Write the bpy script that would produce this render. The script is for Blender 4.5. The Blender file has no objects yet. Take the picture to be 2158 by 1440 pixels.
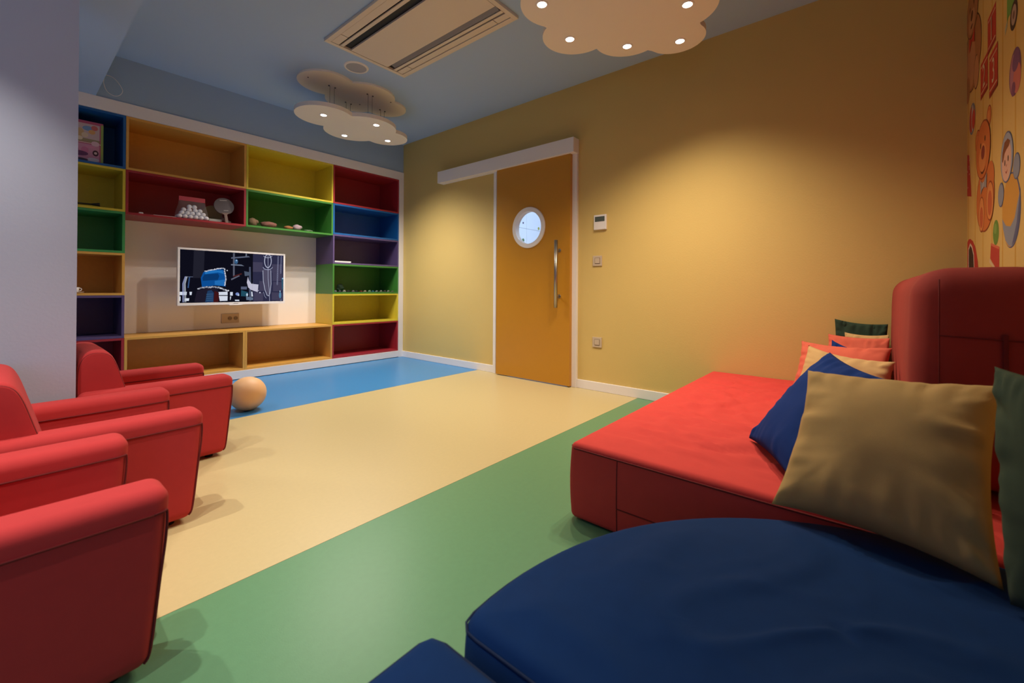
import bpy, bmesh, math, random
from mathutils import Vector, Matrix, noise
random.seed(7)
PI = math.pi
scn = bpy.context.scene
col = scn.collection

# ------------------------------------------------------------------ camera
cam = bpy.data.cameras.new('camera'); co = bpy.data.objects.new('camera', cam); col.objects.link(co)
cam.sensor_width = 36.0; cam.lens = 902.5 / 2158 * 36; cam.shift_y = (605.1 - 720) / 2158
cam.clip_start = 0.02
yaw, pitch, roll = 0.8728, 0.0040, 0.0055
f = Vector((math.sin(yaw)*math.cos(pitch), math.cos(yaw)*math.cos(pitch), math.sin(pitch)))
r0 = Vector((math.cos(yaw), -math.sin(yaw), 0)); u0 = r0.cross(f)
rr = math.cos(roll)*r0 + math.sin(roll)*u0; uu = -math.sin(roll)*r0 + math.cos(roll)*u0
co.matrix_world = Matrix(((rr.x, uu.x, -f.x, 0), (rr.y, uu.y, -f.y, 0), (rr.z, uu.z, -f.z, 0.9), (0, 0, 0, 1)))
scn.camera = co
cam.dof.use_dof = True; cam.dof.focus_distance = 3.2; cam.dof.aperture_fstop = 3.6

# ------------------------------------------------------------------ world and light
w = bpy.data.worlds.new('world'); scn.world = w; w.use_nodes = True
w.node_tree.nodes['Background'].inputs[0].default_value = (0.45, 0.6, 1.0, 1)
w.node_tree.nodes['Background'].inputs[1].default_value = 0.25
scn.view_settings.view_transform = 'Standard'; scn.view_settings.look = 'None'
scn.view_settings.exposure = 0.30; scn.view_settings.gamma = 1.0; scn.view_settings.use_curve_mapping = False
WARM = (1.0, 0.86, 0.70)
SPOT_W = 38.0; MY_ = -0.402
def spot(x, y, z, watts, size=122, colr=WARM, blend=1.0, radius=0.018):
    l = bpy.data.lights.new('downlight_beam', 'SPOT'); l.energy = watts; l.spot_size = math.radians(size)
    l.spot_blend = blend; l.color = colr; l.shadow_soft_size = radius
    o = bpy.data.objects.new('downlight_beam', l); col.objects.link(o); o.location = (x, y, z); return o
def area(loc, target, sx, sy, watts, colr):
    l = bpy.data.lights.new('unseen_cool_light', 'AREA'); l.shape = 'RECTANGLE'; l.size = sx; l.size_y = sy
    l.energy = watts; l.color = colr
    o = bpy.data.objects.new('unseen_cool_light', l); col.objects.link(o); o.location = loc
    o.rotation_euler = (Vector(target) - Vector(loc)).to_track_quat('-Z', 'Y').to_euler(); return o
area((-1.45, MY_ - .03, 1.38), (-0.6, 2.6, 1.25), 1.4, 1.3, 10, (0.34, 0.54, 1.0))      # cool fill added behind the camera, in the made-up window opening
area((5.0, 2.3, 2.5), (5.3, 4.2, 1.6), 0.5, 1.6, 60, (0.72, 0.85, 1.0))          # corridor lamp beyond the door

# ------------------------------------------------------------------ materials
def mat(name, c, rough=0.6, bump=0.0, scale=200.0, var=0.0, vscale=6.0, metal=0.0, sheen=0.0, coat=0.0, spec=0.5, emit=None, estr=1.0, trans=0.0, alpha=1.0):
    m = bpy.data.materials.new(name); m.use_nodes = True; nt = m.node_tree; b = nt.nodes['Principled BSDF']
    b.inputs['Base Color'].default_value = (*c, 1); b.inputs['Roughness'].default_value = rough
    b.inputs['Metallic'].default_value = metal; b.inputs['Specular IOR Level'].default_value = spec
    if sheen: b.inputs['Sheen Weight'].default_value = sheen; b.inputs['Sheen Roughness'].default_value = 0.5; b.inputs['Sheen Tint'].default_value = (*[min(1, x*1.5+.15) for x in c], 1)
    if coat: b.inputs['Coat Weight'].default_value = coat
    if trans: b.inputs['Transmission Weight'].default_value = trans
    if alpha < 1: b.inputs['Alpha'].default_value = alpha
    if emit: b.inputs['Emission Color'].default_value = (*emit, 1); b.inputs['Emission Strength'].default_value = estr
    tc = nt.nodes.new('ShaderNodeTexCoord')
    if var:
        n = nt.nodes.new('ShaderNodeTexNoise'); n.inputs['Scale'].default_value = vscale; n.inputs['Detail'].default_value = 4
        nt.links.new(tc.outputs['Object'], n.inputs['Vector'])
        mx = nt.nodes.new('ShaderNodeMix'); mx.data_type = 'RGBA'
        mx.inputs[6].default_value = (*[x*(1-var) for x in c], 1); mx.inputs[7].default_value = (*[min(1, x*(1+var)) for x in c], 1)
        nt.links.new(n.outputs['Fac'], mx.inputs[0]); nt.links.new(mx.outputs[2], b.inputs['Base Color'])
    if bump:
        n = nt.nodes.new('ShaderNodeTexNoise'); n.inputs['Scale'].default_value = scale; n.inputs['Detail'].default_value = 3
        nt.links.new(tc.outputs['Object'], n.inputs['Vector'])
        bp = nt.nodes.new('ShaderNodeBump'); bp.inputs['Strength'].default_value = bump; bp.inputs['Distance'].default_value = 0.004
        nt.links.new(n.outputs['Fac'], bp.inputs['Height']); nt.links.new(bp.outputs['Normal'], b.inputs['Normal'])
    return m
def emis(name, c, s=1.0):
    m = bpy.data.materials.new(name); m.use_nodes = True; nt = m.node_tree; nt.nodes.remove(nt.nodes['Principled BSDF'])
    e = nt.nodes.new('ShaderNodeEmission'); e.inputs[0].default_value = (*c, 1); e.inputs[1].default_value = s
    nt.links.new(e.outputs[0], nt.nodes['Material Output'].inputs[0]); return m

M = {}
M['wall_y'] = mat('yellow_wall_paint', (0.67, 0.49, 0.165), 0.75, 0.12, 90, 0.03, 2)
M['wall_b'] = mat('blue_wall_paint', (0.34, 0.48, 0.66), 0.8, 0.1, 90)
M['ceil'] = mat('blue_ceiling_paint', (0.41, 0.57, 0.82), 0.85, 0.1, 90)
M['col'] = mat('pale_blue_grey_paint', (0.50, 0.545, 0.66), 0.8, 0.12, 90)
M['white'] = mat('white_lacquer', (0.86, 0.83, 0.82), 0.4, 0.02, 60)
M['panel'] = mat('white_panel', (0.90, 0.85, 0.80), 0.55, 0.02, 60)
M['cloud'] = mat('white_cloud_board', (0.86, 0.82, 0.76), 0.6)
M['vb'] = mat('blue_vinyl', (0.0486, 0.2511, 0.5670), 0.33, 0.05, 260, 0.05, 40)
M['vy'] = mat('cream_yellow_vinyl', (0.57, 0.468, 0.238), 0.36, 0.05, 260, 0.05, 60)
M['vg'] = mat('green_vinyl', (0.1134, 0.2754, 0.1377), 0.36, 0.05, 260, 0.06, 50)
M['door'] = mat('orange_door_lacquer', (0.5346, 0.2430, 0.0162), 0.38, 0.03, 120, 0.03, 3)
M['steel'] = mat('brushed_steel', (0.45, 0.42, 0.38), 0.35, 0.05, 300, metal=1.0)
M['beige'] = mat('champagne_plastic', (0.58, 0.47, 0.35), 0.4)
M['beige_d'] = mat('dark_champagne_plastic', (0.26, 0.20, 0.15), 0.4)
M['black'] = mat('black_plastic', (0.01, 0.01, 0.012), 0.5)
M['dgrey'] = mat('dark_grey_metal', (0.12, 0.12, 0.13), 0.45)
M['mgrey'] = mat('mid_grey_plastic', (0.30, 0.28, 0.27), 0.5)
M['vane'] = mat('grey_vane', (0.24, 0.23, 0.24), 0.5)
M['lcd'] = mat('grey_display', (0.09, 0.11, 0.10), 0.25)
M['grille'] = mat('speaker_grille', (0.42, 0.43, 0.46), 0.7, 0.4, 500)
M['red'] = mat('red_upholstery', (0.47, 0.027, 0.028), 0.9, 0.12, 900, 0.06, 30, sheen=0.06)
M['redb'] = mat('red_bench_fabric', (0.6480, 0.0502, 0.0421), 0.9, 0.14, 900, 0.06, 25, sheen=0.08)
M['redk'] = mat('deep_red_upholstery', (0.30, 0.026, 0.020), 0.9, 0.12, 900, 0.06, 30, sheen=0.05)
M['redseam'] = mat('dark_red_piping', (0.15, 0.008, 0.009), 0.9)
M['blue'] = mat('navy_fabric', (0.004, 0.031, 0.125), 0.95, 0.16, 900, 0.1, 25, spec=0.2)
M['blueseam'] = mat('dark_navy_piping', (0.003, 0.016, 0.06), 0.92)
M['pblue'] = mat('royal_blue_cushion_cloth', (0.006, 0.034, 0.19), 0.95, 0.16, 900, 0.08, 25, spec=0.2)
M['pyel'] = mat('mustard_cushion_cloth', (0.5022, 0.3321, 0.1215), 0.9, 0.16, 900, 0.06, 30, sheen=0.15)
M['ptan'] = mat('sand_cushion_cloth', (0.5832, 0.3807, 0.1620), 0.9, 0.16, 900, 0.06, 30, sheen=0.15)
M['ppink'] = mat('coral_cushion_cloth', (0.6480, 0.1215, 0.0729), 0.9, 0.16, 900, 0.06, 30, sheen=0.15)
M['pdg'] = mat('bottle_green_cushion_cloth', (0.0178, 0.0446, 0.0259), 0.9, 0.16, 900, 0.06, 30)
M['pgr'] = mat('dark_green_cushion_cloth', (0.0486, 0.0810, 0.0470), 0.9, 0.16, 900, 0.06, 30)
M['ball'] = mat('matt_orange_rubber', (0.8, 0.47, 0.23), 0.55, 0.03, 40, 0.04, 8)
LAM = dict(orange=(0.7, 0.37, 0.075), yellow=(0.68, 0.55, 0.045), red=(0.36, 0.022, 0.034), green=(0.0527, 0.2187, 0.0365),
           blue=(0.0081, 0.1053, 0.3402), purple=(0.1013, 0.0689, 0.1823), green2=(0.05, 0.31, 0.085))
for k, c in LAM.items(): M['lam_' + k] = mat(k + '_laminate', c, 0.42, 0.06, 150, 0.07, 40)
M['led'] = emis('lamp_glow', (1.0, 0.93, 0.85), 11)

# ------------------------------------------------------------------ mesh helpers
def link(name, me, m=None, parent=None):
    o = bpy.data.objects.new(name, me); col.objects.link(o)
    if m is not None:
        for x in (m if isinstance(m, (list, tuple)) else [m]): me.materials.append(x)
    if parent is not None: o.parent = parent
    return o
def obj(name, bm, m=None, parent=None, smooth=False):
    me = bpy.data.meshes.new(name); bmesh.ops.recalc_face_normals(bm, faces=bm.faces[:])
    bm.to_mesh(me); bm.free()
    if smooth: me.polygons.foreach_set('use_smooth', [True]*len(me.polygons))
    return link(name, me, m, parent)
def tag(o, label=None, cat=None, group=None, kind=None):
    if label: o['label'] = label
    if cat: o['category'] = cat
    if group: o['group'] = group
    if kind: o['kind'] = kind
    return o
def empty(name, loc=(0, 0, 0), label=None, cat=None, group=None, kind=None, rz=0):
    o = bpy.data.objects.new(name, None); col.objects.link(o); o.location = loc; o.rotation_euler = (0, 0, rz); o.empty_display_size = .05
    o_keep.append(o); return tag(o, label, cat, group, kind)
o_keep = []
def add_box(bm, x0, x1, y0, y1, z0, z1, bev=0.0, mi=0):
    r = bmesh.ops.create_cube(bm, size=1.0); vs = r['verts']
    for v in vs: v.co = Vector((x0 + (v.co.x+.5)*(x1-x0), y0 + (v.co.y+.5)*(y1-y0), z0 + (v.co.z+.5)*(z1-z0)))
    fs = set(fc for v in vs for fc in v.link_faces)
    for fc in fs: fc.material_index = mi
    if bev:
        es = list(set(e for v in vs for e in v.link_edges))
        bmesh.ops.bevel(bm, geom=es, offset=bev, segments=2, affect='EDGES', profile=0.5)
def box(name, x0, x1, y0, y1, z0, z1, m, parent=None, bev=0.0):
    bm = bmesh.new(); add_box(bm, x0, x1, y0, y1, z0, z1, bev); return obj(name, bm, m, parent)
def add_cyl(bm, a, b, r, n=20, r2=None, mi=0):
    a = Vector(a); b = Vector(b); d = b - a; r2 = r if r2 is None else r2
    q = d.to_track_quat('Z', 'Y'); A = []; B = []
    for i in range(n):
        c = Vector((math.cos(2*PI*i/n), math.sin(2*PI*i/n), 0))
        A.append(bm.verts.new(a + q @ (c*r))); B.append(bm.verts.new(b + q @ (c*r2)))
    for i in range(n):
        j = (i+1) % n; fc = bm.faces.new((A[i], A[j], B[j], B[i])); fc.smooth = True; fc.material_index = mi
    bm.faces.new(A[::-1]).material_index = mi; bm.faces.new(B).material_index = mi
def cyl(name, a, b, r, m, parent=None, n=24, r2=None):
    bm = bmesh.new(); add_cyl(bm, a, b, r, n, r2); return obj(name, bm, m, parent)
def add_tube(bm, pts, r, n=8, closed=False):
    pts = [Vector(p) for p in pts]; N = len(pts); rings = []; prev = None
    for i, p in enumerate(pts):
        if closed: t = pts[(i+1) % N] - pts[i-1]
        else: t = pts[min(i+1, N-1)] - pts[max(i-1, 0)]
        t.normalize()
        if prev is None: x = t.orthogonal().normalized()
        else: x = (prev - t*prev.dot(t)).normalized()
        prev = x; y = t.cross(x)
        rings.append([bm.verts.new(p + r*(math.cos(2*PI*k/n)*x + math.sin(2*PI*k/n)*y)) for k in range(n)])
    for i in range(N if closed else N-1):
        A = rings[i]; B = rings[(i+1) % N]
        for k in range(n): bm.faces.new((A[k], A[(k+1) % n], B[(k+1) % n], B[k])).smooth = True
    if not closed: bm.faces.new(rings[0][::-1]); bm.faces.new(rings[-1])
def tube(name, pts, r, m, parent=None, n=8, closed=False):
    bm = bmesh.new(); add_tube(bm, pts, r, n, closed); return obj(name, bm, m, parent)
def axis_coords(h, r, step):
    k = 5; edge = [-h + r*(1 - math.cos(PI/2*i/k)) if False else -h + r*i/k for i in range(k)]
    inner = 2*(h - r); n = max(1, int(round(inner/step)))
    mid = [-(h-r) + inner*i/n for i in range(n+1)]
    return edge + mid + [-e for e in edge[::-1]]
def rbox_bm(size, r, center=(0, 0, 0), step=0.04, fn=None):
    """soft rounded block: a cube net rounded at radius r, then deformed by fn(point, normal)"""
    h = [s/2 for s in size]; r = min(r, min(h)*0.999); bm = bmesh.new(); cache = {}
    C = [axis_coords(h[i], r, step) for i in range(3)]
    c = Vector(center)
    def vert(p):
        key = tuple(round(x, 5) for x in p)
        if key in cache: return cache[key]
        q = Vector([max(-(h[i]-r), min(h[i]-r, p[i])) for i in range(3)]); n = (Vector(p) - q).normalized()
        v = q + n*r + c
        if fn: v = fn(v, n)
        cache[key] = bm.verts.new(v); return cache[key]
    for ax in range(3):
        a1, a2 = (ax+1) % 3, (ax+2) % 3
        for s in (-1, 1):
            for i in range(len(C[a1])-1):
                for j in range(len(C[a2])-1):
                    q = []
                    for (ii, jj) in ((i, j), (i+1, j), (i+1, j+1), (i, j+1)):
                        p = [0, 0, 0]; p[ax] = s*h[ax]; p[a1] = C[a1][ii]; p[a2] = C[a2][jj]; q.append(vert(p))
                    if len(set(q)) == 4:
                        try: bm.faces.new(q if s > 0 else q[::-1])
                        except ValueError: pass
    return bm
def rbox(name, x0, x1, y0, y1, z0, z1, r, m, parent=None, step=0.04, fn=None):
    return obj(name, rbox_bm((x1-x0, y1-y0, z1-z0), r, ((x0+x1)/2, (y0+y1)/2, (z0+z1)/2), step, fn), m, parent, True)
def prism_bm(out, z0, z1, mi=0, bm=None):
    bm = bm or bmesh.new(); A = [bm.verts.new((x, y, z0)) for x, y in out]; B = [bm.verts.new((x, y, z1)) for x, y in out]
    n = len(out)
    for i in range(n): bm.faces.new((A[i], A[(i+1) % n], B[(i+1) % n], B[i])).material_index = mi
    bm.faces.new(A[::-1]).material_index = mi; bm.faces.new(B).material_index = mi
    return bm
def nz(p, s=1.0, o=0.0): return noise.noise(Vector((p[0]*s+o, p[1]*s+o*1.7, p[2]*s-o)))

# ------------------------------------------------------------------ setting: shell
A_, B_, H_, MY = 3.398, 4.730, 2.785, -0.402
XL = -2.6
YS1, YS2 = 3.337, 1.481
fl = tag(box('floor', XL, A_, MY, 5.3, -0.10, -0.004, M['mgrey']), kind='structure')
for nm, y0, y1, mk, lb in (('vinyl_strip', YS1, 5.16, 'vb', 'blue vinyl strip along the shelving'), ('vinyl_strip', YS2, YS1, 'vy', 'cream yellow vinyl strip across the middle'), ('vinyl_strip', MY, YS2, 'vg', 'green vinyl strip under the bench')):
    o = box(nm, XL, A_, y0 + 0.0008, y1 - 0.0008, -0.004, 0.0, M[mk], fl); o['label'] = lb
tag(box('ceiling', XL, A_ + .12, MY - .12, 5.3, H_, H_ + .1, M['ceil']), kind='structure')
tag(box('ceiling_beam', XL, 0.472, MY, B_, 2.418, H_, M['ceil']), kind='structure')
bm = bmesh.new(); add_box(bm, XL, A_, 5.165, 5.3, 0, H_); add_box(bm, XL, A_, B_, 5.165, 2.42, H_)
tag(obj('wall_back', bm, M['wall_b']), kind='structure')
# door wall with its opening
DY0, DY1, DZ = 2.16, 3.00, 2.13
bm = bmesh.new()
add_box(bm, A_, A_+.12, MY, DY0, 0, H_); add_box(bm, A_, A_+.12, DY1, 5.3, 0, H_); add_box(bm, A_, A_+.12, DY0, DY1, DZ, H_)
tag(obj('wall_right', bm, M['wall_y']), kind='structure')
# left wall, and an unseen window added behind the camera for cool light
tag(box('wall_left', XL-.15, XL, MY, 5.3, 0, H_, M['col']), kind='structure')
WX0, WX1, WZ0, WZ1 = -2.2, -0.7, 0.7, 2.05
wn = empty('added_window_1', (-1.45, MY, WZ0), kind='structure')
for (x0, x1, z0, z1) in ((-.75, -.70, 0, 1.35), (.70, .75, 0, 1.35), (-.70, .70, 0, .05), (-.70, .70, 1.3, 1.35), (-.02, .02, .05, 1.3)):
    box('added_window_frame', x0, x1, -.11, -.06, z0, z1, M['white'], wn)
tag(box('column', -0.62, 0.213, 2.68, 3.22, 0, 2.418, M['col']), kind='structure')
# mural wall
def stripes_mat():
    m = mat('striped_yellow_wallpaper', (0.66, 0.42, 0.12), 0.8, 0.08, 90); nt = m.node_tree; b = nt.nodes['Principled BSDF']
    tc = nt.nodes.new('ShaderNodeTexCoord'); sp = nt.nodes.new('ShaderNodeSeparateXYZ'); nt.links.new(tc.outputs['Object'], sp.inputs[0])
    d = nt.nodes.new('ShaderNodeMath'); d.operation = 'DIVIDE'; d.inputs[1].default_value = 0.197; nt.links.new(sp.outputs[0], d.inputs[0])
    fr = nt.nodes.new('ShaderNodeMath'); fr.operation = 'FRACT'; nt.links.new(d.outputs[0], fr.inputs[0])
    lt = nt.nodes.new('ShaderNodeMath'); lt.operation = 'LESS_THAN'; lt.inputs[1].default_value = 0.09; nt.links.new(fr.outputs[0], lt.inputs[0])
    mx = nt.nodes.new('ShaderNodeMix'); mx.data_type = 'RGBA'; mx.inputs[6].default_value = (0.68, 0.45, 0.14, 1); mx.inputs[7].default_value = (0.60, 0.33, 0.05, 1)
    nt.links.new(lt.outputs[0], mx.inputs[0]); nt.links.new(mx.outputs[2], b.inputs['Base Color']); return m
M['mural'] = stripes_mat()
bm = bmesh.new()
add_box(bm, WX1, A_+.12, MY-.12, MY, 0, H_); add_box(bm, XL, WX0, MY-.12, MY, 0, H_)
add_box(bm, WX0, WX1, MY-.12, MY, 0, WZ0); add_box(bm, WX0, WX1, MY-.12, MY, WZ1, H_)
wf = tag(obj('wall_front', bm, M['mural']), kind='structure')
# baseboards
tag(box('baseboard_right', A_-.014, A_, MY, 2.06, 0, .078, M['white'], bev=.003), kind='structure')
tag(box('baseboard_back_right', A_-.014, A_, 3.10, B_-.012, 0, .078, M['white'], bev=.003), kind='structure')
# white surround of the shelving
bm = bmesh.new()
add_box(bm, 3.33, A_-.001, B_-.012, B_+.10, 0, 2.418, .001); add_box(bm, -.25, 3.33, B_-.012, B_+.10, 2.316, 2.418, .001)
sr = empty('shelving_surround', (1.5, B_, 0), 'white flat frame and plinth around the coloured wall cubbies', 'frame')
def loc_obj(name, x0, x1, y0, y1, z0, z1, m, parent, bev=0.0):
    p = parent.location; return box(name, x0-p.x, x1-p.x, y0-p.y, y1-p.y, z0-p.z, z1-p.z, m, parent, bev)
bm.free()
loc_obj('top_rail', -.25, A_-.001, B_-.012, B_+.10, 2.316, 2.417, M['white'], sr, .001)
loc_obj('side_stile', 3.331, A_-.001, B_-.012, B_+.10, 0.0, 2.315, M['white'], sr, .001)
loc_obj('plinth', -.25, 3.330, B_-.012, B_+.02, 0.006, .084, M['white'], sr, .001)
loc_obj('plinth_gap', -.25, 3.330, B_-.006, B_+.02, 0.0, .005, M['black'], sr)

# ------------------------------------------------------------------ cubbies
def cubby(x0, x1, z0, z1, c, label):
    t = .018; yb = 5.16; w_ = x1-x0; h_ = z1-z0; e = .0006
    o = empty('shelf_cubby', ((x0+x1)/2, B_, z0), label, 'shelf cubby', 'coloured cubbies of the wall shelving')
    m = M['lam_'+c]; X0 = -w_/2+e; X1 = w_/2-e; Z0 = e; Z1 = h_-e; D = yb - B_
    box('back_panel', X0+t, X1-t, D-.018, D, Z0+t, Z1-t, m, o)
    box('side_panel', X0, X0+t, 0, D, Z0, Z1, m, o, .0008); box('side_panel', X1-t, X1, 0, D, Z0, Z1, m, o, .0008)
    box('bottom_panel', X0+t, X1-t, .0004, D, Z0, Z0+t, m, o); box('top_panel', X0+t, X1-t, .0004, D, Z1-t, Z1, m, o)
    return o
R_ = [.085, .475, .828, 1.176, 1.518, 1.872, 2.315]
xl, x1, x2, x3, x4 = -.235, .655, 1.547, 2.440, 3.330
for i, (c, n) in enumerate((('red', 'red open cubby at floor level behind the farthest armchair'), ('purple', 'dark purple cubby in the column next to the television wall, near the white column'),
        ('orange', 'orange cubby left of the television holding a small cup'), ('green2', 'green cubby left of the television panel beside the white column'),
        ('yellow', 'yellow cubby by the white column with a black stick inside'), ('blue', 'blue cubby at top left holding a picture box'))):
    cubby(xl, x1, R_[i], R_[i+1], c, n)
for i, (c, n) in enumerate((('red', 'empty dark red cubby at the floor by the door wall'), ('yellow', 'empty yellow cubby low down by the door wall'),
        ('green', 'green cubby by the door wall with a row of small toys'), ('purple', 'purple cubby by the door wall with one white tray'),
        ('blue', 'empty blue cubby by the door wall'), ('red', 'red cubby in the top right corner of the shelving'))):
    cubby(x3, x4, R_[i], R_[i+1], c, n)
cubby(x1, x2, R_[5], R_[6], 'orange', 'wide empty orange cubby in the top row')
cubby(x2, x3, R_[5], R_[6], 'yellow', 'wide empty yellow cubby in the top row')
cubby(x1, x2, 1.500, R_[5], 'red', 'wide red cubby above the television with bats and balls')
cubby(x2, x3, 1.500, R_[5], 'green', 'wide green cubby above the television with soft toys')
cubby(x1, x2, R_[0], R_[1], 'orange', 'low orange cubby under the left half of the television')
cubby(x2, x3, R_[0], R_[1], 'orange', 'low orange cubby under the right half of the television')
tag(box('television_back_panel', x1+.001, x3-.001, 5.140, 5.163, R_[1]+.001, 1.499, M['panel']), 'plain white wall panel behind the television, between the cubbies', 'panel')

# ------------------------------------------------------------------ television
tv = empty('television', (1.507, 4.875, 0.995), 'white framed flat television showing a dark blue film scene', 'television', rz=math.radians(3.0))
TW, TH = .955, .535
bm = bmesh.new(); add_box(bm, -TW/2, TW/2, 0, .035, -TH/2, TH/2, .004); add_box(bm, -TW/2+.15, TW/2-.15, .035, .075, -TH/2+.05, TH/2-.1, .01)
obj('casing', bm, M['white'], tv)
bm = bmesh.new(); b_ = .017
add_box(bm, -TW/2, TW/2, -.008, .0, TH/2-b_, TH/2, .001); add_box(bm, -TW/2, TW/2, -.008, .0, -TH/2, -TH/2+.024, .001)
add_box(bm, -TW/2, -TW/2+b_, -.008, .0, -TH/2+.024, TH/2-b_, .001); add_box(bm, TW/2-b_, TW/2, -.008, .0, -TH/2+.024, TH/2-b_, .001)
add_box(bm, -.06, .06, -.009, -.001, -TH/2-.007, -TH/2+.004, .002)
obj('bezel', bm, M['white'], tv)
box('logo_mark', -.022, .022, -.0086, -.008, -TH/2+.009, -TH/2+.014, M['mgrey'], tv)
box('wall_bracket', -.12, .12, .075, .252, -.10, .10, M['dgrey'], tv)
scr = {}
def sc(c, s=1.0):
    k = (c, s)
    if k not in scr: scr[k] = emis('screen_colour', c, s*.58)
    return scr[k]
SW0, SW1, SH0, SH1 = -TW/2+b_, TW/2-b_, -TH/2+.024, TH/2-b_
def tvp(x, y):
    u = (x-178)/1442.0; yt = 160+80*u; yb = 912-27*u; v = (y-yt)/(yb-yt)
    u2 = u*1.0 + 0.045*u*(u-1)*-1
    return (SW0 + u2*(SW1-SW0), SH1 - v*(SH1-SH0))
pic_bm = bmesh.new(); pic_m = []; lay = [0]
def shape(pts, c, s=1.0):
    m = sc(c, s)
    if m not in pic_m: pic_m.append(m)
    lay[0] += 1; y = -.0012 - lay[0]*.00002
    P = []
    for (x, yy) in pts:
        a, b = tvp(x, yy); P.append(pic_bm.verts.new((max(SW0, min(SW1, a)), y, max(SH0, min(SH1, b)))))
    try: pic_bm.faces.new(P).material_index = pic_m.index(m)
    except ValueError: pass
def ell(cx, cy, rx, ry, c, s=1.0, n=20, rot=0): shape([(cx+rx*math.cos(t)*math.cos(rot)-ry*math.sin(t)*math.sin(rot), cy+rx*math.cos(t)*math.sin(rot)+ry*math.sin(t)*math.cos(rot)) for t in [2*PI*i/n for i in range(n)]], c, s)
def line(pts, wd, c, s=1.0):
    for (a, b), (d, e) in zip(pts[:-1], pts[1:]):
        L = math.hypot(d-a, e-b) or 1; nx, ny = -(e-b)/L*wd/2, (d-a)/L*wd/2
        shape([(a+nx, b+ny), (d+nx, e+ny), (d-nx, e-ny), (a-nx, b-ny)], c, s)
BK = (.006, .006, .014)
shape([(170, 150), (1630, 235), (1630, 895), (170, 920)], BK)
shape([(1130, 215), (1630, 240), (1630, 895), (1130, 905)], (.035, .035, .085))
for (a, b, c_, d) in ((1130, 330, 1280, 470), (1430, 360, 1600, 480), (1230, 600, 1420, 740), (1450, 610, 1600, 745), (1430, 760, 1610, 870), (1150, 760, 1290, 880), (1440, 480, 1600, 600)):
    shape([(a, b), (c_, b+5), (c_, d), (a, d)], (.075, .068, .13))
shape([(340, 165), (470, 170), (460, 560), (330, 560)], (.02, .02, .035))
# bright window panes in the film picture
for q in (((178, 755), (262, 755), (258, 800), (178, 800)), ((235, 845), (290, 845), (285, 882), (235, 882)), ((292, 755), (322, 755), (316, 800), (296, 800)),
          ((440, 757), (515, 755), (480, 802), (425, 804)), ((425, 815), (475, 812), (445, 882), (412, 884)), ((650, 757), (770, 752), (772, 800), (655, 800)),
          ((655, 812), (772, 812), (770, 880), (668, 884)), ((805, 757), (842, 757), (842, 808), (805, 808)), ((805, 820), (820, 820), (812, 868), (805, 868)),
          ((872, 866), (932, 866), (935, 884), (875, 884)), ((1108, 750), (1125, 752), (1135, 820), (1112, 820)), ((178, 820), (190, 820), (190, 882), (178, 882))):
    shape(q, (.80, .86, 1.0), 1.1)
shape([(420, 900), (640, 900), (650, 740), (600, 690), (520, 700), (380, 740), (350, 900)], (.018, .014, .03))
shape([(480, 900), (585, 900), (590, 770), (560, 730), (510, 740)], (.02, .06, .16))
for k in range(4): line([(495, 790+28*k), (580, 786+28*k)], 8, (.06, .16, .32))
shape([(585, 900), (650, 895), (655, 770), (600, 740)], (.07, .01, .012))
# plain blue stool cover with curly trim
shape([(440, 690), (425, 560), (455, 480), (520, 445), (640, 430), (715, 440), (740, 520), (745, 680), (600, 665)], (.005, .10, .40))
shape([(445, 560), (470, 510), (640, 495), (660, 530), (640, 585), (450, 600)], (.004, .05, .2))
shape([(600, 600), (735, 580), (742, 670), (600, 655)], (.02, .20, .62))
shape([(470, 480), (560, 452), (700, 452), (720, 500), (640, 480), (480, 505)], (.02, .22, .66))
for i in range(34):
    t = i/33; x = 395+t*385; y = 715-35*math.sin(t*PI)+28*t*t + random.uniform(-8, 8)
    ell(x, y, 13, 11, random.choice([(.5, .52, .6), (.8, .82, .9), (.25, .26, .33)]), 1.0, 8)
for i in range(30):
    t = i/29
    if t < .55: s_ = t/.55; x = 480+s_*240; y = 465-42*math.sin(s_*1.5)
    else: s_ = (t-.55)/.45; x = 722+20*math.sin(s_*2.5); y = 425+s_*240
    ell(x+random.uniform(-4, 4), y+random.uniform(-4, 4), 10, 9, random.choice([(.75, .78, .9), (.55, .58, .7), (.9, .9, 1.0)]), 1.0, 8)
ell(762, 452, 9, 8, (.9, .9, 1)); 
for k in range(4): line([(215-14*k*0+12*k, 900), (212+10*k, 640), (240+8*k, 540)], 6, (.35+.1*k, .4+.1*k, .75))
line([(262, 545), (330, 545)], 6, (.2, .25, .4)); line([(290, 550), (275, 700)], 14, (.05, .12, .3))
# grey timber stand and shelves
shape([(840, 205), (865, 206), (865, 540), (842, 540)], (.13, .14, .20)); shape([(815, 265), (1060, 245), (1085, 262), (815, 285)], (.14, .16, .24))
shape([(812, 362), (960, 368), (1000, 388), (815, 378)], (.22, .26, .36)); shape([(1020, 210), (1040, 212), (1035, 255), (1018, 255)], (.2, .23, .3))
ell(885, 325, 26, 34, (.05, .14, .3)); ell(890, 310, 10, 12, (.4, .6, .9))
shape([(815, 570), (925, 520), (940, 530), (820, 590)], (.16, .17, .24)); shape([(840, 530), (960, 490), (970, 505), (850, 545)], (.10, .02, .02))
shape([(1072, 400), (1095, 400), (1110, 880), (1075, 880)], (.10, .12, .2))
shape([(955, 680), (1045, 680), (1040, 720), (955, 720)], (.13, .15, .25)); shape([(960, 730), (1060, 760), (1050, 820), (955, 815)], (.02, .10, .16))
ell(1045, 795, 14, 22, (.6, .8, 1)); ell(905, 785, 26, 22, (.25, .35, .75)); ell(920, 800, 14, 12, (.6, .75, 1))
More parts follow.
